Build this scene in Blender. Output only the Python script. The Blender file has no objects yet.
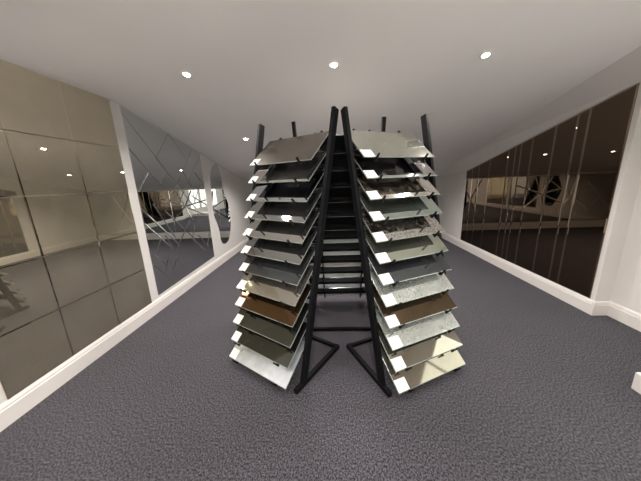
import bpy, bmesh, math, random
from mathutils import Vector, Matrix

C = bpy.context.scene.collection
scene = bpy.context.scene
random.seed(7)

# ------------------------------------------------------------------ camera
cam_d = bpy.data.cameras.new('camera')
cam_d.sensor_fit = 'HORIZONTAL'
cam_d.sensor_width = 36.0
cam_d.lens = 248.5 * 36.0 / 641.0
cam_d.clip_start = 0.02
cam = bpy.data.objects.new('camera', cam_d)
C.objects.link(cam)
_R = Vector((0.9983, -0.0266, -0.0525))      # world = M @ (right, down, forward)
_M = ((0.998, -0.027, -0.053), (0.045, -0.232, 0.972), (-0.039, -0.972, -0.231))
rx = Vector((_M[0][0], _M[1][0], _M[2][0])).normalized()
fw = Vector((_M[0][2], _M[1][2], _M[2][2])).normalized()
up = rx.cross(fw).normalized()
rx = fw.cross(up).normalized()
cam.matrix_world = Matrix(((rx.x, up.x, -fw.x, 0.0), (rx.y, up.y, -fw.y, 0.0),
                           (rx.z, up.z, -fw.z, 1.55), (0, 0, 0, 1)))
scene.camera = cam

# ------------------------------------------------------------------ light and exposure
scene.view_settings.view_transform = 'Standard'
scene.view_settings.look = 'None'
scene.view_settings.gamma = 1.0
scene.view_settings.use_curve_mapping = False
scene.view_settings.exposure = 0.42
w = bpy.data.worlds.new('world')
scene.world = w
w.use_nodes = True
w.node_tree.nodes['Background'].inputs['Color'].default_value = (1, 0.97, 0.93, 1)
w.node_tree.nodes['Background'].inputs['Strength'].default_value = 0.0
try:
    scene.cycles.max_bounces = 14
    scene.cycles.glossy_bounces = 10
    scene.cycles.diffuse_bounces = 6
    scene.cycles.use_denoising = True
    scene.cycles.sample_clamp_indirect = 12.0
    scene.cycles.blur_glossy = 0.8
except Exception:
    pass
SPOT_W = 60.0          # each ceiling downlight
WINDOW_GLOW = 1.8      # frosted windows on the right wall near the camera
FRONT_GLOW = 0.7       # unseen glowing panel added behind the camera as fill light


# ------------------------------------------------------------------ materials
def nodes_of(m):
    m.use_nodes = True
    nt = m.node_tree
    return nt, nt.nodes, nt.links, nt.nodes['Principled BSDF']


def mat(name, col, rough=0.5, metal=0.0, spec=0.5, bump=None, vary=None):
    """plain procedural material: colour with optional noise variation and bump"""
    m = bpy.data.materials.new(name)
    nt, N, L, b = nodes_of(m)
    b.inputs['Base Color'].default_value = (*col, 1)
    b.inputs['Roughness'].default_value = rough
    b.inputs['Metallic'].default_value = metal
    b.inputs['Specular IOR Level'].default_value = spec
    if vary:
        sc, amt = vary
        tc = N.new('ShaderNodeTexCoord')
        n = N.new('ShaderNodeTexNoise')
        n.inputs['Scale'].default_value = sc
        n.inputs['Detail'].default_value = 4
        L.new(tc.outputs['Object'], n.inputs['Vector'])
        r = N.new('ShaderNodeValToRGB')
        r.color_ramp.elements[0].position = 0.3
        r.color_ramp.elements[1].position = 0.7
        r.color_ramp.elements[0].color = (*[c * (1 - amt) for c in col], 1)
        r.color_ramp.elements[1].color = (*[min(1, c * (1 + amt)) for c in col], 1)
        L.new(n.outputs['Fac'], r.inputs['Fac'])
        L.new(r.outputs['Color'], b.inputs['Base Color'])
    if bump:
        sc, st = bump
        tc = N.new('ShaderNodeTexCoord')
        n = N.new('ShaderNodeTexNoise')
        n.inputs['Scale'].default_value = sc
        n.inputs['Detail'].default_value = 3
        L.new(tc.outputs['Object'], n.inputs['Vector'])
        bp = N.new('ShaderNodeBump')
        bp.inputs['Strength'].default_value = st
        bp.inputs['Distance'].default_value = 0.004
        L.new(n.outputs['Fac'], bp.inputs['Height'])
        L.new(bp.outputs['Normal'], b.inputs['Normal'])
    return m


def mirror_mat(name, tint, rough=0.02, haze=None, haze_amt=0.0, spots=None, wave=0.0):
    """silvered glass: tinted metal, optionally hazy and foxed with antique spots.
    spots = (scale, low, high, colour): where the noise lies above low the silver turns into a matt patch"""
    m = bpy.data.materials.new(name)
    nt, N, L, b = nodes_of(m)
    b.inputs['Base Color'].default_value = (*tint, 1)
    b.inputs['Metallic'].default_value = 1.0
    b.inputs['Roughness'].default_value = rough
    out = N['Material Output']
    tc = N.new('ShaderNodeTexCoord')
    cur = b.outputs['BSDF']
    if haze_amt:
        d = N.new('ShaderNodeBsdfDiffuse')
        d.inputs['Color'].default_value = (*(haze or tint), 1)
        nz = N.new('ShaderNodeTexNoise')
        nz.inputs['Scale'].default_value = 3.2
        nz.inputs['Detail'].default_value = 7
        nz.inputs['Roughness'].default_value = 0.65
        L.new(tc.outputs['Object'], nz.inputs['Vector'])
        mr = N.new('ShaderNodeMapRange')
        mr.inputs['From Min'].default_value = 0.3
        mr.inputs['From Max'].default_value = 0.7
        mr.inputs['To Min'].default_value = haze_amt * 0.55
        mr.inputs['To Max'].default_value = haze_amt * 1.45
        L.new(nz.outputs['Fac'], mr.inputs['Value'])
        mx = N.new('ShaderNodeMixShader')
        L.new(mr.outputs['Result'], mx.inputs['Fac'])
        L.new(cur, mx.inputs[1])
        L.new(d.outputs['BSDF'], mx.inputs[2])
        cur = mx.outputs['Shader']
    if spots:
        sc, lo, hi, scol = spots
        d = N.new('ShaderNodeBsdfPrincipled')
        d.inputs['Base Color'].default_value = (*scol, 1)
        d.inputs['Roughness'].default_value = 0.35
        nz = N.new('ShaderNodeTexNoise')
        nz.inputs['Scale'].default_value = sc
        nz.inputs['Detail'].default_value = 8
        nz.inputs['Roughness'].default_value = 0.7
        L.new(tc.outputs['Object'], nz.inputs['Vector'])
        mr = N.new('ShaderNodeMapRange')
        mr.inputs['From Min'].default_value = lo
        mr.inputs['From Max'].default_value = hi
        L.new(nz.outputs['Fac'], mr.inputs['Value'])
        mx = N.new('ShaderNodeMixShader')
        L.new(mr.outputs['Result'], mx.inputs['Fac'])
        L.new(cur, mx.inputs[1])
        L.new(d.outputs['BSDF'], mx.inputs[2])
        cur = mx.outputs['Shader']
    if wave:
        nb = N.new('ShaderNodeTexNoise')
        nb.inputs['Scale'].default_value = 5.0
        L.new(tc.outputs['Object'], nb.inputs['Vector'])
        bp = N.new('ShaderNodeBump')
        bp.inputs['Strength'].default_value = wave
        bp.inputs['Distance'].default_value = 0.01
        L.new(nb.outputs['Fac'], bp.inputs['Height'])
        L.new(bp.outputs['Normal'], b.inputs['Normal'])
    L.new(cur, out.inputs['Surface'])
    return m


def glow_mat(name, col, strength, stripes=None):
    m = bpy.data.materials.new(name)
    nt, N, L, b = nodes_of(m)
    b.inputs['Base Color'].default_value = (0.8, 0.8, 0.76, 1)
    b.inputs['Roughness'].default_value = 0.6
    b.inputs['Emission Color'].default_value = (*col, 1)
    b.inputs['Emission Strength'].default_value = strength
    if stripes:
        tc = N.new('ShaderNodeTexCoord')
        wv = N.new('ShaderNodeTexWave')
        wv.inputs['Scale'].default_value = stripes
        wv.bands_direction = 'Y'
        wv.inputs['Distortion'].default_value = 0.6
        L.new(tc.outputs['Object'], wv.inputs['Vector'])
        mr = N.new('ShaderNodeMapRange')
        mr.inputs['To Min'].default_value = strength * 0.7
        mr.inputs['To Max'].default_value = strength * 1.1
        L.new(wv.outputs['Fac'], mr.inputs['Value'])
        L.new(mr.outputs['Result'], b.inputs['Emission Strength'])
    return m


def carpet_mat():
    m = bpy.data.materials.new('dark_grey_carpet')
    nt, N, L, b = nodes_of(m)
    b.inputs['Roughness'].default_value = 0.95
    b.inputs['Specular IOR Level'].default_value = 0.1
    b.inputs['Sheen Weight'].default_value = 0.06
    b.inputs['Sheen Roughness'].default_value = 0.6
    tc = N.new('ShaderNodeTexCoord')
    mp = N.new('ShaderNodeMapping')
    mp.inputs['Scale'].default_value = (1.0, 0.7, 1.0)
    L.new(tc.outputs['Object'], mp.inputs['Vector'])
    n1 = N.new('ShaderNodeTexNoise')
    n1.inputs['Scale'].default_value = 115
    n1.inputs['Detail'].default_value = 5
    n1.inputs['Roughness'].default_value = 0.75
    L.new(mp.outputs['Vector'], n1.inputs['Vector'])
    r = N.new('ShaderNodeValToRGB')
    e = r.color_ramp.elements
    e[0].position = 0.41
    e[1].position = 0.62
    e[0].color = (0.004, 0.0036, 0.005, 1)
    e[1].color = (0.130, 0.120, 0.142, 1)
    L.new(n1.outputs['Fac'], r.inputs['Fac'])
    n2 = N.new('ShaderNodeTexNoise')
    n2.inputs['Scale'].default_value = 1.3
    n2.inputs['Detail'].default_value = 3
    L.new(tc.outputs['Object'], n2.inputs['Vector'])
    mr = N.new('ShaderNodeMapRange')
    mr.inputs['To Min'].default_value = 0.82
    mr.inputs['To Max'].default_value = 1.18
    L.new(n2.outputs['Fac'], mr.inputs['Value'])
    mul = N.new('ShaderNodeVectorMath')
    mul.operation = 'SCALE'
    L.new(r.outputs['Color'], mul.inputs[0])
    L.new(mr.outputs['Result'], mul.inputs['Scale'])
    L.new(mul.outputs['Vector'], b.inputs['Base Color'])
    bp = N.new('ShaderNodeBump')
    bp.inputs['Strength'].default_value = 0.9
    bp.inputs['Distance'].default_value = 0.012
    L.new(n1.outputs['Fac'], bp.inputs['Height'])
    L.new(bp.outputs['Normal'], b.inputs['Normal'])
    return m


def sticker_mat():
    """white paper label with rows of small grey print"""
    m = bpy.data.materials.new('white_paper_label')
    nt, N, L, b = nodes_of(m)
    b.inputs['Roughness'].default_value = 0.6
    tc = N.new('ShaderNodeTexCoord')
    sp = N.new('ShaderNodeSeparateXYZ')
    L.new(tc.outputs['Generated'], sp.inputs['Vector'])
    rows = N.new('ShaderNodeMath'); rows.operation = 'MULTIPLY'; rows.inputs[1].default_value = 5.0
    L.new(sp.outputs['Y'], rows.inputs[0])
    fr = N.new('ShaderNodeMath'); fr.operation = 'FRACT'
    L.new(rows.outputs[0], fr.inputs[0])
    lt = N.new('ShaderNodeMath'); lt.operation = 'LESS_THAN'; lt.inputs[1].default_value = 0.38
    L.new(fr.outputs[0], lt.inputs[0])
    nz = N.new('ShaderNodeTexNoise')
    nz.inputs['Scale'].default_value = 26
    L.new(tc.outputs['Generated'], nz.inputs['Vector'])
    gt = N.new('ShaderNodeMath'); gt.operation = 'GREATER_THAN'; gt.inputs[1].default_value = 0.5
    L.new(nz.outputs['Fac'], gt.inputs[0])
    ma = N.new('ShaderNodeMath'); ma.operation = 'MULTIPLY'
    L.new(lt.outputs[0], ma.inputs[0]); L.new(gt.outputs[0], ma.inputs[1])
    mx = N.new('ShaderNodeMix'); mx.data_type = 'RGBA'
    mx.inputs[6].default_value = (0.80, 0.79, 0.75, 1)
    mx.inputs[7].default_value = (0.62, 0.61, 0.58, 1)
    L.new(ma.outputs[0], mx.inputs[0])
    L.new(mx.outputs[2], b.inputs['Base Color'])
    return m


M_CARPET = carpet_mat()
M_WALL = mat('white_wall_paint', (0.66, 0.63, 0.605), 0.7, vary=(2.0, 0.03), bump=(60, 0.05))
M_CEIL = mat('white_ceiling_paint', (0.89, 0.86, 0.855), 0.55, vary=(0.8, 0.03), bump=(25, 0.04))
M_TRIM = mat('white_gloss_trim', (0.68, 0.645, 0.615), 0.35, vary=(3.0, 0.02))
M_RACK = mat('black_powder_coat', (0.005, 0.005, 0.006), 0.55, spec=0.12)
M_BACK = mat('black_backing_paint', (0.006, 0.006, 0.007), 0.4, spec=0.25)
M_EDGE = mat('polished_glass_edge', (0.30, 0.34, 0.32), 0.15, metal=0.55)
M_STICKER = sticker_mat()
M_BEVEL = mirror_mat('bevelled_mirror_strip', (0.90, 0.91, 0.90), 0.06)
M_GROOVE = mat('dark_mirror_joint', (0.05, 0.05, 0.05), 0.4)  # joint between mirror pieces, dark in its own colour
M_GOLD = mirror_mat('antique_gold_mirror', (0.70, 0.645, 0.50), 0.02, (0.45, 0.40, 0.30), 0.12,
                    spots=(16, 0.66, 0.80, (0.30, 0.26, 0.19)))
M_SILVER = mirror_mat('silver_mirror', (0.70, 0.72, 0.71), 0.01)
M_BRONZE = mirror_mat('dark_bronze_mirror', (0.16, 0.118, 0.085), 0.012)
M_BRONZE_BEVEL = mirror_mat('dark_bronze_bevel', (0.36, 0.29, 0.22), 0.03)


# ------------------------------------------------------------------ mesh helpers
def add_box(bm, lo, hi, mi=0, bevel=0.0):
    x0, y0, z0 = lo
    x1, y1, z1 = hi
    vs = [bm.verts.new(p) for p in ((x0, y0, z0), (x1, y0, z0), (x1, y1, z0), (x0, y1, z0),
                                    (x0, y0, z1), (x1, y0, z1), (x1, y1, z1), (x0, y1, z1))]
    fs = [bm.faces.new([vs[i] for i in q]) for q in
          ((0, 3, 2, 1), (4, 5, 6, 7), (0, 1, 5, 4), (1, 2, 6, 5), (2, 3, 7, 6), (3, 0, 4, 7))]
    for f in fs:
        f.material_index = mi
    if bevel:
        es = list({e for f in fs for e in f.edges})
        bmesh.ops.bevel(bm, geom=es, offset=bevel, segments=2, affect='EDGES', profile=0.6)
    return fs


def add_beam(bm, a, b, su, sv, side=Vector((1, 0, 0)), mi=0, bevel=0.003):
    """rectangular bar from a to b; su wide along `side`, sv thick across it"""
    a, b = Vector(a), Vector(b)
    d = (b - a).normalized()
    s = (side - d * side.dot(d)).normalized()
    t = d.cross(s).normalized()
    ring = ((-1, -1), (1, -1), (1, 1), (-1, 1))
    va = [bm.verts.new(a + s * (i * su / 2) + t * (j * sv / 2)) for i, j in ring]
    vb = [bm.verts.new(b + s * (i * su / 2) + t * (j * sv / 2)) for i, j in ring]
    fs = [bm.faces.new(va[::-1]), bm.faces.new(vb)]
    for k in range(4):
        fs.append(bm.faces.new((va[k], va[(k + 1) % 4], vb[(k + 1) % 4], vb[k])))
    for f in fs:
        f.material_index = mi
    bmesh.ops.recalc_face_normals(bm, faces=fs)
    if bevel:
        es = list({e for f in fs for e in f.edges})
        bmesh.ops.bevel(bm, geom=es, offset=bevel, segments=2, affect='EDGES', profile=0.6)
    return fs


def add_prism(bm, pts, off, mi=0):
    """polygon pts extruded by the vector off"""
    off = Vector(off)
    a = [bm.verts.new(Vector(p)) for p in pts]
    b = [bm.verts.new(Vector(p) + off) for p in pts]
    n = len(pts)
    fs = [bm.faces.new(a[::-1]), bm.faces.new(b)]
    for k in range(n):
        fs.append(bm.faces.new((a[k], a[(k + 1) % n], b[(k + 1) % n], b[k])))
    for f in fs:
        f.material_index = mi
    bmesh.ops.recalc_face_normals(bm, faces=fs)
    return fs


def obj(name, bm, mats, parent=None, smooth=False):
    me = bpy.data.meshes.new(name)
    bm.to_mesh(me)
    bm.free()
    for m in (mats if isinstance(mats, (list, tuple)) else [mats]):
        me.materials.append(m)
    if smooth:
        for p in me.polygons:
            p.use_smooth = True
    o = bpy.data.objects.new(name, me)
    C.objects.link(o)
    if parent:
        o.parent = parent
    return o


def tag(o, label, cat, group=None):
    o['label'] = label
    o['category'] = cat
    if group:
        o['group'] = group
    return o


def thing(name, label, cat, loc=(0, 0, 0), rotz=0.0, group=None):
    o = bpy.data.objects.new(name, None)
    o.empty_display_size = 0.1
    C.objects.link(o)
    o.location = loc
    o.rotation_euler = (0, 0, rotz)
    return tag(o, label, cat, group)


def struct(name, bm, m, label=None, cat=None, parent=None):
    o = obj(name, bm, m, parent)
    if not parent:
        o['kind'] = 'structure'
        if label:
            o['label'] = label
            o['category'] = cat
    return o


# ------------------------------------------------------------------ the room
XL, XR, XR2 = -2.287, 2.83, 2.99        # left wall, right wall, right wall near the camera
YB, YF = 7.30, -2.60                   # back wall, wall behind the camera
YJ = 2.62                             # where the right wall steps outwards
YC = 1.72                              # crease between flat and sloping ceiling
SLOPE = 0.215


def ceil_z(y):
    return 2.47 - SLOPE * (max(y, YC) - 2.85)


bm = bmesh.new()
add_box(bm, (XL - 0.2, YF - 0.2, -0.1), (XR2 + 0.2, YB + 0.2, 0.0))
struct('floor', bm, M_CARPET, 'dark grey speckled carpet covering the whole floor', 'floor')



def cove_z(x, y):
    """ceiling height: over the gold mirror it eases down to the top edge of the mirror"""
    z = ceil_z(y)
    drop = max(0.0, z - 2.467)
    k = min(1.0, max(0.0, (XL + 0.80 - x) / 0.80))
    return z - drop * k * k


bm = bmesh.new()
gx = [XL - 0.2] + [XL + 0.08 * k for k in range(11)] + [0.0, XR2 + 0.2]
gy = [YF - 0.2, 0.0, 1.2, YC] + [YC + 0.1 * k for k in range(1, 13)] + [4.0, 5.5, YB + 0.2]
grid = [[bm.verts.new((x, y, cove_z(x, y))) for x in gx] for y in gy]
capv = [[bm.verts.new((x, y, ceil_z(y) + 0.12)) for x in gx] for y in gy]
for j in range(len(gy) - 1):
    for i in range(len(gx) - 1):
        f = bm.faces.new((grid[j][i], grid[j + 1][i], grid[j + 1][i + 1], grid[j][i + 1]))
        f.smooth = gy[j] >= YC and 0 < i < 11
        bm.faces.new((capv[j][i], capv[j][i + 1], capv[j + 1][i + 1], capv[j + 1][i]))
for i in range(len(gx) - 1):
    for j, g in ((0, gy[0]), (len(gy) - 1, gy[-1])):
        bm.faces.new((grid[j][i], grid[j][i + 1], capv[j][i + 1], capv[j][i]))
for j in range(len(gy) - 1):
    for i in (0, len(gx) - 1):
        bm.faces.new((grid[j][i], grid[j + 1][i], capv[j + 1][i], capv[j][i]))
bmesh.ops.recalc_face_normals(bm, faces=bm.faces[:])
struct('ceiling', bm, M_CEIL, 'white ceiling sloping down towards the back of the room', 'ceiling')


def wall_profile(y_from, y_to, x):
    pts = [(x, y_from, 0.0), (x, y_to, 0.0), (x, y_to, ceil_z(y_to) + 0.02)]
    if y_from < YC < y_to:
        pts.append((x, YC, ceil_z(YC) + 0.02))
    pts.append((x, y_from, ceil_z(y_from) + 0.02))
    return pts


bm = bmesh.new()
add_prism(bm, wall_profile(YF - 0.1, YB + 0.1, XL), (-0.12, 0, 0))
struct('wall_left', bm, M_WALL, 'white left wall carrying three mirrors', 'wall')
bm = bmesh.new()
add_prism(bm, wall_profile(YJ, YB + 0.1, XR), (0.32, 0, 0))
struct('wall_right', bm, M_WALL, 'white right wall around the dark bronze mirror', 'wall')

# window bays in the near stretch of the right wall
WIN = [(0.62, 1.62), (-0.50, 0.50), (-1.62, -0.62)]
bm = bmesh.new()
yy = [YF - 0.1] + sorted([v for ab in WIN for v in ab]) + [YJ + 0.02]
for k in range(0, len(yy), 2):
    a, b = yy[k], yy[k + 1]
    add_prism(bm, wall_profile(a, b, XR2), (0.12, 0, 0))
for a, b in WIN:
    add_box(bm, (XR2, a - 0.001, 0), (XR2 + 0.12, b + 0.001, 0.32))
    zt = 2.15
    add_prism(bm, [(XR2, a, zt), (XR2, b, zt), (XR2, b, ceil_z(b) + 0.02), (XR2, a, ceil_z(a) + 0.02)] if b < YC else
              [(XR2, a, zt), (XR2, b, zt), (XR2, b, ceil_z(b) + 0.02), (XR2, YC, ceil_z(YC) + 0.02), (XR2, a, ceil_z(a) + 0.02)], (0.12, 0, 0))
struct('wall_right_near', bm, M_WALL)
M_WIN = glow_mat('frosted_window_daylight', (0.96, 1.0, 0.90), WINDOW_GLOW, stripes=9)
for k, (a, b) in enumerate(WIN):
    bm = bmesh.new()
    for lo, hi in (((XR2 + 0.01, a, 0.32), (XR2 + 0.06, a + 0.05, 2.15)), ((XR2 + 0.01, b - 0.05, 0.32), (XR2 + 0.06, b, 2.15)),
                   ((XR2 + 0.01, a, 0.32), (XR2 + 0.06, b, 0.38)), ((XR2 + 0.01, a, 2.09), (XR2 + 0.06, b, 2.15)),
                   ((XR2 + 0.01, (a + b) / 2 - 0.02, 0.36), (XR2 + 0.05, (a + b) / 2 + 0.02, 2.11))):
        add_box(bm, lo, hi)
    wo = struct('window_%d' % (k + 1), bm, M_TRIM)
    bm = bmesh.new()
    add_box(bm, (XR2 + 0.035, a + 0.03, 0.36), (XR2 + 0.045, b - 0.03, 2.11))
    obj('pane', bm, M_WIN, wo)

bm = bmesh.new()
add_box(bm, (XL - 0.12, YB, 0), (XR + 0.12, YB + 0.12, ceil_z(YB) + 0.02))
struct('wall_back', bm, M_WALL, 'low white back wall behind the display racks', 'wall')
bm = bmesh.new()
add_box(bm, (XL - 0.12, YF - 0.12, 0), (XL + 0.35, YF, 2.68))
add_box(bm, (XR2 - 0.55, YF - 0.12, 0), (XR2 + 0.12, YF, 2.68))
add_box(bm, (XL + 0.35, YF - 0.12, 0), (XR2 - 0.55, YF, 0.25))
add_box(bm, (XL + 0.35, YF - 0.12, 2.45), (XR2 - 0.55, YF, 2.68))
struct('wall_front', bm, M_WALL)
M_FILL = glow_mat('front_fill_glow', (1.0, 0.97, 0.88), FRONT_GLOW)  # fill light added behind the camera to brighten room and ceiling
bm = bmesh.new()
fx0, fx1 = XL + 0.35, XR2 - 0.55
for k in range(5):
    x = fx0 + (fx1 - fx0) * k / 4
    add_box(bm, (x - 0.03, YF - 0.08, 0.25), (x + 0.03, YF - 0.02, 2.45))
wo = struct('window_4', bm, M_TRIM)  # bars of the added fill panel, out of view
bm = bmesh.new()
add_box(bm, (fx0, YF - 0.06, 0.25), (fx1, YF - 0.05, 2.45))
obj('pane', bm, M_FILL, wo)


# skirting boards: moulded profile swept along the wall foot
def skirting(name, p, q, inward, label=None):
    p, q, inward = Vector(p), Vector(q), Vector(inward)
    prof = [(0, 0), (0.022, 0), (0.022, 0.120), (0.017, 0.128), (0.017, 0.138), (0.011, 0.152), (0.004, 0.160), (0, 0.162)]
    bm = bmesh.new()
    add_prism(bm, [p + inward * a + Vector((0, 0, b)) for a, b in prof], q - p)
    return struct(name, bm, M_TRIM, label, 'skirting board' if label else None)


skirting('baseboard_left', (XL, YF, 0), (XL, YB, 0), (1, 0, 0), 'white skirting board along the left wall below the mirrors')
skirting('baseboard_right', (XR, YJ - 0.02, 0), (XR, YB, 0), (-1, 0, 0), 'white skirting board below the dark bronze mirror')
skirting('baseboard_back', (XL, YB, 0), (XR, YB, 0), (0, -1, 0), 'white skirting board at the foot of the back wall')
skirting('baseboard_step', (XR - 0.022, YJ, 0), (XR2, YJ, 0), (0, -1, 0), 'short return of white skirting where the right wall steps out')
skirting('baseboard_near', (XR2, YF, 0), (XR2, YJ, 0), (-1, 0, 0), 'white skirting board at the right edge of the picture')

# boxed-in slope between ceiling and right wall above the bronze mirror
bm = bmesh.new()
ya, yb, yc, yd = YJ, 5.57, 7.10, YB
sec = []
for y, xi, zl in ((1.0, 2.53, 2.705), (1.72, 2.55, 2.535), (ya, 2.585, 2.328), (yb, 2.68, 1.648), (yc, 2.78, 1.535), (yd, 2.80, ceil_z(YB) - 0.01)):
    if y == 1.0:
        zl = ceil_z(y) - 0.10
    sec.append([Vector((xi, y, ceil_z(y) + 0.01)), Vector((XR2 + 0.01, y, ceil_z(y) + 0.01)), Vector((XR2 + 0.01, y, zl)), Vector((XR - 0.015, y, zl))])
rings = [[bm.verts.new(v) for v in s] for s in sec]
for a, b in zip(rings[:-1], rings[1:]):
    for k in range(4):
        bm.faces.new((a[k], a[(k + 1) % 4], b[(k + 1) % 4], b[k]))
bm.faces.new(rings[0][::-1])
bm.faces.new(rings[-1])
bmesh.ops.recalc_face_normals(bm, faces=bm.faces[:])
struct('trim_1', bm, M_WALL, 'white boxed sloping strip between ceiling and bronze mirror', 'trim')


# ------------------------------------------------------------------ wall mirrors
def pane_piece(bm, pts, depth, inset, raise_, normal, mi=0, mb=1):
    """bevel-edged mirror tile: outline pts on the wall, flat top inset by `inset` and proud by depth+raise_"""
    n = Vector(normal)
    c = sum((Vector(p) for p in pts), Vector()) / len(pts)
    base = [bm.verts.new(Vector(p)) for p in pts]
    rim = [bm.verts.new(Vector(p) + n * depth) for p in pts]
    m = len(pts)
    top = []
    for k in range(m):
        p, a, b = Vector(pts[k]), Vector(pts[k - 1]), Vector(pts[(k + 1) % m])
        e1, e2 = (a - p).normalized(), (b - p).normalized()
        s = max(0.25, e1.cross(e2).length)
        top.append(bm.verts.new(p + (e1 + e2) * (inset / s) + n * (depth + raise_)))
    for k in range(m):
        j = (k + 1) % m
        f = bm.faces.new((base[k], base[j], rim[j], rim[k])); f.material_index = mb
        f = bm.faces.new((rim[k], rim[j], top[j], top[k])); f.material_index = mb
    f = bm.faces.new(top); f.material_index = mi
    bm.faces.new(base[::-1]).material_index = mb


def orient(bm, normal):
    bmesh.ops.recalc_face_normals(bm, faces=bm.faces[:])


# antique gold mirror of square tiles
t = thing('tiled_wall_mirror', 'antique gold mirror of large square tiles on the left wall', 'mirror', (XL, 2.02, 0.17))
M_GOLD_BEVEL = mirror_mat('antique_gold_bevel', (0.72, 0.66, 0.52), 0.07)
ys = [1.315, 1.765, 2.243, 2.735]
zs = [0.166, 0.612, 1.062, 1.530, 1.985, 2.462]
rng = random.Random(3)
bm = bmesh.new()
for i in range(3):
    for j in range(5):
        g = 0.0008
        pts = [Vector((0, ys[i] + g - 2.02, zs[j] + g - 0.17)), Vector((0, ys[i + 1] - g - 2.02, zs[j] + g - 0.17)),
               Vector((0, ys[i + 1] - g - 2.02, zs[j + 1] - g - 0.17)), Vector((0, ys[i] + g - 2.02, zs[j + 1] - g - 0.17))]
        nf = len(bm.verts)
        pane_piece(bm, pts, 0.006, 0.007, 0.0008, (1, 0, 0))
        bm.verts.ensure_lookup_table()
        ry, rz = rng.uniform(-0.004, 0.004), rng.uniform(-0.004, 0.004)
        c = sum(pts, Vector()) / 4
        for v in bm.verts[nf + 4:]:
            v.co.x += (v.co.y - c.y) * rz + (v.co.z - c.z) * ry + 0.0012
orient(bm, (1, 0, 0))
obj('tile_panel', bm, [M_GOLD, M_GOLD_BEVEL], t)

# silver mirror with a lattice of bevelled strips
t = thing('lattice_wall_mirror', 'silver mirror crossed by a lattice of slanting strips on the left wall', 'mirror', (XL, 3.65, 0.2))
OUT = [(2.862, 0.200), (4.450, 0.240), (4.450, ceil_z(4.45) - 0.012), (2.862, ceil_z(2.862) - 0.012)]
bm = bmesh.new()
pane_piece(bm, [(0, y - 3.65, z - 0.2) for y, z in OUT], 0.005, 0.010, 0.0015, (1, 0, 0))
orient(bm, (1, 0, 0))
obj('mirror_sheet', bm, [M_SILVER, M_BEVEL], t)
SEG = [(2.838, 2.36, 4.061, 1.184), (2.852, 1.999, 3.298, 1.581), (3.11, 1.749, 2.875, 1.516), (3.64, 2.285, 3.3, 1.938),
       (3.657, 2.28, 3.971, 1.997), (4.204, 2.15, 3.368, 1.315), (3.839, 1.802, 4.047, 1.559), (4.44, 2.08, 3.607, 1.307),
       (4.19, 1.78, 4.352, 1.644), (3.445, 1.755, 3.293, 1.593), (4.308, 1.597, 4.024, 1.27), (2.87, 1.31, 3.477, 0.713),
       (2.878, 1.131, 3.293, 0.717), (3.08, 1.358, 3.414, 0.834), (3.101, 0.892, 2.965, 0.713), (2.875, 0.814, 3.093, 0.529),
       (2.875, 0.606, 3.151, 0.307), (3.268, 0.724, 3.072, 0.455), (3.388, 0.57, 3.19, 0.367), (3.284, 1.241, 3.868, 0.731),
       (3.196, 0.926, 3.319, 0.719), (3.999, 0.753, 4.289, 0.477), (3.835, 0.721, 4.219, 0.38), (4.43, 0.792, 4.25, 0.487),
       (3.841, 1.048, 3.408, 0.686), (4.104, 1.111, 3.812, 0.743), (3.319, 0.546, 3.478, 0.384)]


def add_ridge(bm, a, b, half, h, n, mi=0, joint=0.0035):
    """low V-topped strip from a to b lying on a plane with normal n"""
    a, b, n = Vector(a), Vector(b), Vector(n)
    s = (b - a).normalized().cross(n) * half
    va = [bm.verts.new(a + s), bm.verts.new(a + n * h), bm.verts.new(a - s)]
    vb = [bm.verts.new(b + s), bm.verts.new(b + n * h), bm.verts.new(b - s)]
    for k in range(3):
        f = bm.faces.new((va[k], va[(k + 1) % 3], vb[(k + 1) % 3], vb[k]))
        f.material_index = mi
    bm.faces.new(va).material_index = mi
    bm.faces.new(vb[::-1]).material_index = mi
    # fine dark joint running along the crest
    s2 = s.normalized() * joint
    t = n * (h + 0.0002)
    f = bm.faces.new([bm.verts.new(p) for p in (a - s2 + t, b - s2 + t, b + s2 + t, a + s2 + t)])
    f.material_index = mi + 1


bm = bmesh.new()
for k, (y0, z0, y1, z1) in enumerate(SEG):
    y0, y1 = min(max(y0, 2.872), 4.44), min(max(y1, 2.872), 4.44)
    x = 0.0064 + 0.0001 * (k % 5)
    add_ridge(bm, (x, y0 - 3.65, z0 - 0.2), (x, y1 - 3.65, z1 - 0.2), 0.011, 0.0020, (1, 0, 0))
orient(bm, (1, 0, 0))
obj('bevelled_strips', bm, [M_BEVEL, M_GROOVE], t)

# wavy-edged mirror
WAVY_PX = [(4.967, 1.965), (4.80, 1.880), (4.715, 1.749), (4.690, 1.583), (4.680, 1.400), (4.655, 1.210), (4.645, 1.060), (4.690, 0.930),
           (4.760, 0.800), (4.800, 0.650), (4.800, 0.520), (4.850, 0.410), (4.960, 0.360), (5.110, 0.370), (5.240, 0.460), (5.330, 0.600),
           (5.400, 0.780), (5.425, 0.950), (5.390, 1.120), (5.310, 1.270), (5.230, 1.400), (5.190, 1.540), (5.195, 1.680), (5.180, 1.820), (5.090, 1.930)]


def smooth_loop(p, sub=4):
    out = []
    n = len(p)
    for i in range(n):
        a, b, c, d = (Vector(p[(i + k - 1) % n]) for k in range(4))
        for s in range(sub):
            u = s / sub
            out.append(0.5 * ((2 * b) + (c - a) * u + (2 * a - 5 * b + 4 * c - d) * u * u + (3 * b - a - 3 * c + d) * u ** 3))
    return out


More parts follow.
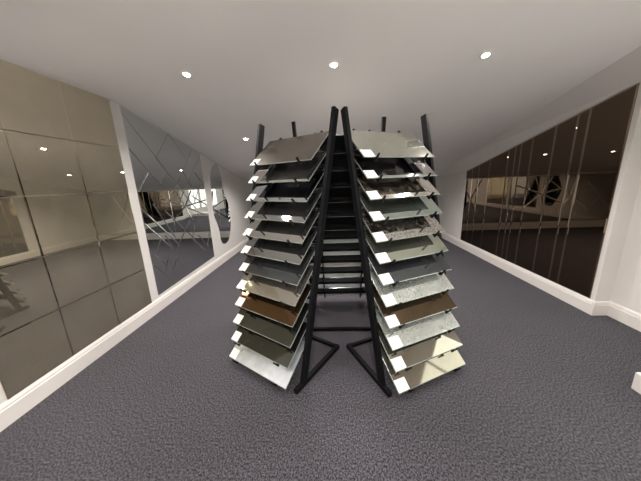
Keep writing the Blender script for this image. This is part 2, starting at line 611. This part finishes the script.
loop = smooth_loop(WAVY_PX)
t = thing('wavy_wall_mirror', 'tall silver mirror with a wavy outline on the left wall', 'mirror', (XL, 5.03, 0.36))
bm = bmesh.new()
pane_piece(bm, [(0, v.x - 5.03, v.y - 0.36) for v in loop], 0.006, 0.008, 0.001, (1, 0, 0))
orient(bm, (1, 0, 0))
obj('mirror_sheet', bm, [M_SILVER, M_BEVEL], t)

# dark bronze mirror in vertical strips of uneven width
t = thing('bronze_wall_mirror', 'dark bronze mirror in vertical strips on the right wall', 'mirror', (XR, 4.1, 0.17))
cuts = [5.532, 5.302, 5.08, 4.76, 4.300, 4.151, 4.039, 3.833, 3.481, 3.206, 3.076, 2.668]
bm = bmesh.new()


def bz_top(y):
    return 2.312 - (y - 2.668) * (2.312 - 1.645) / (5.52 - 2.668)


for a, b in zip(cuts[:-1], cuts[1:]):
    a, b = a - 0.0008, b + 0.0008
    pts = [(0, a - 4.1, 0.0), (0, b - 4.1, 0.0), (0, b - 4.1, bz_top(b) - 0.17), (0, a - 4.1, bz_top(a) - 0.17)]
    pane_piece(bm, pts, 0.007, 0.013, 0.0022, (-1, 0, 0))
orient(bm, (-1, 0, 0))
obj('strip_panel', bm, [M_BRONZE, M_BRONZE_BEVEL], t)

# mirror along the low back wall, with starburst strips
t = thing('starburst_wall_mirror', 'wide silver mirror with starburst strips on the back wall behind the racks', 'mirror', (0, YB, 0.2))
bm = bmesh.new()
xs_ = [XL + 0.03, -1.15, 0.28, 1.60, XR - 0.03]
for a, b in zip(xs_[:-1], xs_[1:]):
    pane_piece(bm, [(a + .001, 0, 0.0), (b - .001, 0, 0.0), (b - .001, 0, 1.27), (a + .001, 0, 1.27)], 0.005, 0.012, 0.0015, (0, -1, 0))
orient(bm, (0, -1, 0))
obj('mirror_sheet', bm, [M_SILVER, M_BEVEL], t)
q = 0
for cx, cz, rays in ((-0.15, 0.78, ((20, .75), (65, .5), (118, .55), (165, .7), (205, .62), (250, .5), (318, .6))),
                     (-0.95, 0.70, ((35, .7), (100, .5), (150, .6), (215, .6), (300, .5))),
                     (1.75, 0.68, ((62, .62), (115, .6), (240, .45), (300, .48))),
                     (-1.75, 0.66, ((45, .6), (125, .5), (230, .5), (310, .5)))):
    bm = bmesh.new()
    for ang, ln in rays:
        a = math.radians(ang)
        ca, sa = math.cos(a), math.sin(a)
        if sa > 0: ln = min(ln, (1.24 - cz) / max(sa, .05))
        else: ln = min(ln, (cz - 0.03) / max(-sa, .05))
        y = -0.0066 - 0.0001 * (q % 5); q += 1
        add_ridge(bm, (cx + ca * .01, y, cz + sa * .01), (cx + ca * ln, y, cz + sa * ln), 0.020, 0.0032, (0, -1, 0))
    orient(bm, (0, -1, 0))
    obj('starburst', bm, [M_BEVEL, M_GROOVE], t)

# ------------------------------------------------------------------ ceiling downlights
M_LAMP = glow_mat('lamp_face', (1.0, 0.93, 0.82), 60.0)
M_RIM = mat('white_lamp_rim', (0.82, 0.80, 0.77), 0.35)


def ring_disc(bm, r0, r1, z0, z1, seg=28):
    a = [bm.verts.new((r0 * math.cos(2 * math.pi * k / seg), r0 * math.sin(2 * math.pi * k / seg), z0)) for k in range(seg)]
    b = [bm.verts.new((r1 * math.cos(2 * math.pi * k / seg), r1 * math.sin(2 * math.pi * k / seg), z1)) for k in range(seg)]
    for k in range(seg):
        j = (k + 1) % seg
        bm.faces.new((a[k], a[j], b[j], b[k]))
    return a, b


sd = bpy.data.lights.new('downlight_beam', 'SPOT')
sd.energy = SPOT_W
sd.color = (1.0, 0.945, 0.895)
sd.spot_size = math.radians(152)
sd.spot_blend = 0.9
sd.shadow_soft_size = 0.045


def downlight(x, y, label):
    t = thing('ceiling_downlight', label, 'downlight', (x, y, ceil_z(y)), 0, 'recessed ceiling downlights')
    if y > YC:
        t.rotation_euler = (-math.atan(SLOPE), 0, 0)
    bm = bmesh.new()
    ring_disc(bm, 0.046, 0.044, 0.0, -0.006)
    ring_disc(bm, 0.044, 0.033, -0.006, -0.007)
    ring_disc(bm, 0.033, 0.029, -0.007, -0.002)
    bmesh.ops.remove_doubles(bm, verts=bm.verts[:], dist=1e-5)
    bmesh.ops.recalc_face_normals(bm, faces=bm.faces[:])
    obj('rim', bm, M_RIM, t, True)
    bm = bmesh.new()
    a, b = ring_disc(bm, 0.030, 0.016, -0.002, -0.005)
    bm.faces.new(b[::-1])
    obj('lamp', bm, M_LAMP, t, True)
    lo = bpy.data.objects.new('beam', sd)
    C.objects.link(lo)
    lo.parent = t
    lo.location = (0, 0, -0.05)
    return t


side = {-1.295: 'left', 0.045: 'middle', 1.340: 'right'}
for y, rowname in ((2.495, 'in the front row, ahead of the racks'), (3.985, 'in the second row, behind the post tops'),
                   (5.475, 'in the last row, low over the back of the room'), (1.005, 'in the row just above the camera'),
                   (-0.485, 'in the row behind the camera'), (-1.975, 'in the row by the front wall')):
    for x in side:
        downlight(x + (0.065 if x > 1 and 3 < y < 5 else 0), y, 'small round %s ceiling spotlight %s' % (side[x], rowname))

# ------------------------------------------------------------------ display racks
NT, DZ, LEAN = 12, 0.148, 0.273
PL, PD, PR = 0.676, 0.275, 0.230            # sample length, run and rise
PU = Vector((0, PD, PR)).normalized()       # up the slope of a sample
PN = Vector((0, -PR, PD)).normalized()      # its upward normal
PLEN = math.hypot(PD, PR)
FOOT_W = (-0.018, 0.708)                    # post positions at the floor
HEAD_W = (-0.036, 0.757)                    # and at the top: the posts splay slightly   


def post_d(z):
    return 0.155 + 0.2435 * z


def post_w(k, z):
    return FOOT_W[k] + (HEAD_W[k] - FOOT_W[k]) * z / 2.075


def tier_o(i):
    z = 0.075 + DZ * i
    return Vector((0, LEAN * DZ * i, z))


def make_rack(label, loc, rotz):
    t = thing('display_rack', label, 'rack', loc, rotz, 'black sample display racks')
    for k, x in enumerate(FOOT_W):
        bm = bmesh.new()
        add_beam(bm, (x, 0.065, 0.021), (x, 0.69, 0.021), 0.034, 0.040)
        obj('foot', bm, M_RACK, t)
        bm = bmesh.new()
        z0, z1 = 0.035, 2.075
        add_beam(bm, (post_w(k, z0), post_d(z0), z0), (post_w(k, z1), post_d(z1), z1), 0.030, 0.060)
        obj('post', bm, M_RACK, t)
    bm = bmesh.new()
    add_beam(bm, (FOOT_W[0], 0.675, 0.021), (FOOT_W[1], 0.675, 0.021), 0.03, 0.03, Vector((0, 1, 0)))
    obj('back_bar', bm, M_RACK, t)
    for i in range(NT):
        o = tier_o(i)
        # rail between the posts just under the sample
        u = (post_d(o.z) - o.y) / (PU.y - 0.2435 * PU.z)
        c = o + PU * u - PN * 0.034
        bm = bmesh.new()
        add_beam(bm, (post_w(0, c.z), c.y, c.z), (post_w(1, c.z), c.y, c.z), 0.022, 0.022, Vector((0, 1, 0)))
        obj('rail', bm, M_RACK, t)
        for x in (0.105, 0.565):
            bm = bmesh.new()
            X = Vector((x, 0, 0))
            add_beam(bm, X + o - PU * 0.016 - PN * 0.0135, X + o + PU * (PLEN + 0.045) - PN * 0.0135, 0.016, 0.024, bevel=0.002)
            a = obj('arm', bm, M_RACK, t)
            bm = bmesh.new()
            h0 = X + o - PU * 0.009 - PN * 0.020
            h1 = X + o - PU * 0.009 + PN * 0.044
            add_beam(bm, h0, h1, 0.015, 0.011, bevel=0.002)
            obj('hook', bm, M_RACK, a)
    return t


LEFT = ((-0.953, 1.861, 0), math.radians(-31.9))
RIGHT = ((0.425, 1.467, 0), math.radians(26.0))
REAR = ((0.430, 3.03, 0), math.radians(180.0))
make_rack('black steel rack of angled samples facing left, on the left of the pair', *LEFT)
make_rack('black steel rack of angled samples facing right, on the right of the pair', *RIGHT)
make_rack('black steel rack standing behind the front pair and facing the back wall', *REAR)


def make_sample(root_loc, rotz, i, m, label, back=None, sticker='left', group=None, wsh=0.0):
    o = tier_o(i)
    loc = Matrix.Rotation(rotz, 4, 'Z') @ o + Vector(root_loc)
    t = thing('glass_sample', label, 'sample', loc, rotz, group)
    bm = bmesh.new()
    e = 0.006
    lo = [Vector((0, 0, 0)), Vector((PL, 0, 0)), Vector((PL, 0, 0)) + PU * PLEN, PU * PLEN]
    base = [bm.verts.new(p + PN * 0.0006) for p in lo]
    mid = [bm.verts.new(p + PU * (PLEN * 0.52) + PN * 0.0006) for p in lo[:2]]
    rim = [bm.verts.new(p + PN * e * 0.75) for p in lo]
    ins = 0.0035
    topc = [Vector((ins, 0, 0)) + PU * ins, Vector((PL - ins, 0, 0)) + PU * ins,
            Vector((PL - ins, 0, 0)) + PU * (PLEN - ins), Vector((ins, 0, 0)) + PU * (PLEN - ins)]
    top = [bm.verts.new(p + PN * e) for p in topc]
    bm.faces.new(top).material_index = 0
    bm.faces.new((mid[1], mid[0], base[3], base[2])[::-1]).material_index = 2
    bm.faces.new((base[1], base[0], mid[0], mid[1])).material_index = 3
    bm.faces.new((base[0], mid[0], base[3], rim[3], rim[0])).material_index = 1
    bm.faces.new((base[1], mid[1], base[2], rim[2], rim[1])).material_index = 1
    for k in range(4):
        j = (k + 1) % 4
        if k in (0, 2):
            bm.faces.new((base[k], base[j], rim[j], rim[k])).material_index = 1
        bm.faces.new((rim[k], rim[j], top[j], top[k])).material_index = 1
    bmesh.ops.recalc_face_normals(bm, faces=bm.faces[:])
    obj('sheet', bm, [m, M_EDGE, M_BACK, back or M_BACK], t)
    if sticker:
        bm = bmesh.new()
        sw, sh = (0.082, 0.078) if sticker == 'left' else (0.094, 0.082)
        # local frame of the label lies in the sample's plane so its print runs with it
        vs = [(0, 0, 0), (sw, 0, 0), (sw, sh, 0), (0, sh, 0)]
        a = [bm.verts.new(v) for v in vs]
        b = [bm.verts.new((v[0], v[1], 0.0007)) for v in vs]
        bm.faces.new(a[::-1]); bm.faces.new(b)
        for k in range(4):
            bm.faces.new((a[k], a[(k + 1) % 4], b[(k + 1) % 4], b[k]))
        s = obj('paper_label', bm, M_STICKER, t)
        mat4 = Matrix((( 1, 0, 0, 0), (0, PU.y, PN.y, 0), (0, PU.z, PN.z, 0), (0, 0, 0, 1)))
        off = Vector((0.006, 0, 0)) + PU * 0.005 + PN * (e + 0.0004)
        mat4.translation = off
        s.matrix_local = mat4
        s['label'] = 'white printed paper label'
    return t


def sm(name, tint, rough=0.03, **k):
    return mirror_mat('sample_' + name, tint, rough, **k)


S_TAUPE = sm('taupe_satin', (0.165, 0.148, 0.128), 0.25, haze=(0.09, 0.08, 0.068), haze_amt=0.30)
S_SILVER = sm('silver', (0.84, 0.85, 0.84))
S_SILVER_ANT = sm('silver_antique', (0.78, 0.77, 0.74), 0.03, haze=(0.4, 0.39, 0.37), haze_amt=0.03, spots=(14, 0.68, 0.85, (0.16, 0.145, 0.13)))
S_BLUE = sm('blue_silver', (0.78, 0.82, 0.88), 0.02)
S_GREY = sm('grey_silver', (0.55, 0.56, 0.56), 0.03, haze=(0.3, 0.3, 0.3), haze_amt=0.04)
S_DARK = sm('dark_grey', (0.17, 0.18, 0.19), 0.04, haze=(0.07, 0.075, 0.08), haze_amt=0.3)
S_SMOKE = sm('smoke_green', (0.16, 0.165, 0.15), 0.05, haze=(0.06, 0.062, 0.054), haze_amt=0.15)
S_CLOUD = sm('clouded_black', (0.11, 0.11, 0.098), 0.05, haze=(0.05, 0.049, 0.044), haze_amt=0.15, spots=(9, 0.6, 0.8, (0.07, 0.066, 0.06)))
S_BRONZE = sm('bronze', (0.20, 0.125, 0.066), 0.06, haze=(0.09, 0.054, 0.03), haze_amt=0.15)
S_BROWN = sm('brown', (0.22, 0.16, 0.10), 0.08, haze=(0.075, 0.055, 0.035), haze_amt=0.35)
S_PEARL = sm('pearl_antique', (0.62, 0.59, 0.53), 0.08, haze=(0.4, 0.375, 0.33), haze_amt=0.12)
S_WHITE = sm('frosted_white', (0.76, 0.80, 0.86), 0.16, haze=(0.58, 0.62, 0.67), haze_amt=0.42)
S_SAGE = sm('sage_antique', (0.50, 0.50, 0.44), 0.10, haze=(0.22, 0.22, 0.19), haze_amt=0.3, spots=(20, 0.62, 0.85, (0.26, 0.25, 0.21)))
S_STRESS = sm('distressed', (0.68, 0.66, 0.66), 0.05, spots=(10, 0.54, 0.72, (0.10, 0.085, 0.08)))
S_SPECK = sm('speckled_ivory', (0.86, 0.83, 0.77), 0.06, spots=(15, 0.47, 0.70, (0.13, 0.10, 0.075)))
S_SPECKGREY = sm('speckled_grey', (0.78, 0.76, 0.72), 0.06, spots=(42, 0.45, 0.66, (0.12, 0.105, 0.09)))
S_GREEN = sm('pale_green', (0.56, 0.64, 0.58), 0.03, haze=(0.45, 0.5, 0.44), haze_amt=0.05)
S_CREAM = sm('cream_green', (0.60, 0.64, 0.54), 0.04, haze=(0.5, 0.52, 0.42), haze_amt=0.07)
S_FLAKE = sm('white_flake', (0.84, 0.90, 0.86), 0.05, haze=(0.70, 0.74, 0.70), haze_amt=0.26, spots=(70, 0.50, 0.66, (0.20, 0.21, 0.195)))
S_FLAKE2 = sm('white_flake_fine', (0.86, 0.93, 0.88), 0.05, haze=(0.70, 0.74, 0.70), haze_amt=0.26, spots=(90, 0.52, 0.68, (0.22, 0.23, 0.215)))
S_CHAMP = sm('champagne', (0.42, 0.39, 0.33), 0.03, haze=(0.3, 0.285, 0.23), haze_amt=0.12)
S_CHAMPANT = sm('champagne_antique', (0.34, 0.315, 0.255), 0.05, haze=(0.26, 0.24, 0.19), haze_amt=0.2, spots=(12, 0.64, 0.85, (0.3, 0.275, 0.22)))

left_set = [   # bottom to top
    (S_WHITE, 'frosted silver white sample on the lowest tier of the left rack'),
    (S_CLOUD, 'clouded near black sample on the second tier up of the left rack'),
    (S_SMOKE, 'smoky grey green sample on the third tier up of the left rack'),
    (S_BRONZE, 'bronze brown mirror sample on the left rack'),
    (S_PEARL, 'pearly beige mirror sample just above the bronze one, left rack'),
    (S_DARK, 'dark grey mirror sample on the sixth tier up of the left rack'),
    (S_GREY, 'grey silver mirror sample just above the dark grey one, left rack'),
    (S_SILVER_ANT, 'antique silver mirror sample on the fifth tier down of the left rack'),
    (S_GREY, 'grey silver mirror sample on the fourth tier down of the left rack'),
    (S_BLUE, 'bluish silver mirror sample on the third tier down of the left rack'),
    (S_SILVER_ANT, 'antique silver mirror sample on the second tier down of the left rack'),
    (S_TAUPE, 'plain satin taupe sample topping the left rack'),
]
right_set = [
    (S_CHAMPANT, 'antique champagne mirror sample on the lowest tier of the right rack'),
    (S_CHAMP, 'plain champagne mirror sample second from bottom on the right rack'),
    (S_FLAKE2, 'white speckled sample just below the brown one, right rack'),
    (S_BROWN, 'brown mirror sample on the right rack'),
    (S_FLAKE, 'white speckled green glass sample just above the brown one, right rack'),
    (S_DARK, 'dark grey mirror sample on the sixth tier up of the right rack'),
    (S_CREAM, 'creamy green mirror sample just above the dark grey one, right rack'),
    (S_SPECKGREY, 'grey speckled antique sample on the fifth tier down of the right rack'),
    (S_GREEN, 'pale green mirror sample on the fourth tier down of the right rack'),
    (S_SPECK, 'ivory and brown mottled sample third from top of the right rack'),
    (S_STRESS, 'distressed dark silver sample second from top of the right rack'),
    (S_SAGE, 'sage grey antique sample topping the right rack'),
]
ORD = ['lowest', 'second lowest', 'third lowest', 'fourth lowest', 'fifth lowest', 'sixth lowest',
       'sixth highest', 'fifth highest', 'fourth highest', 'third highest', 'second highest', 'topmost']
rear_m = [S_WHITE, S_FLAKE, S_PEARL, S_SILVER, S_GREEN, S_DARK, S_GREY, S_BRONZE, S_SMOKE, S_SILVER_ANT, S_SPECK, S_SAGE]
M_PALEBACK = mat('pale_back_strip', (0.90, 0.91, 0.90), 0.25)  # pale front half on the undersides of the lower rear samples
for i in range(NT):
    make_sample(*LEFT, i, left_set[i][0], left_set[i][1], group='samples on the left rack')
    make_sample(*RIGHT, i, right_set[i][0], right_set[i][1], sticker='right', group='samples on the right rack')
    make_sample(*REAR, i, rear_m[i], 'glass sample on the %s tier of the rear rack, seen between the front racks' % ORD[i],
                back=M_PALEBACK if i < 6 else M_BACK, group='samples on the rear rack')

# ------------------------------------------------------------------ low white plinth at the right edge
bm = bmesh.new()
add_box(bm, (2.132, 0.75, 0.0), (2.94, 1.612, 0.135), bevel=0.003)
o = obj('display_plinth', bm, M_TRIM)
tag(o, 'low white plinth whose corner shows at the right edge on the carpet', 'plinth')
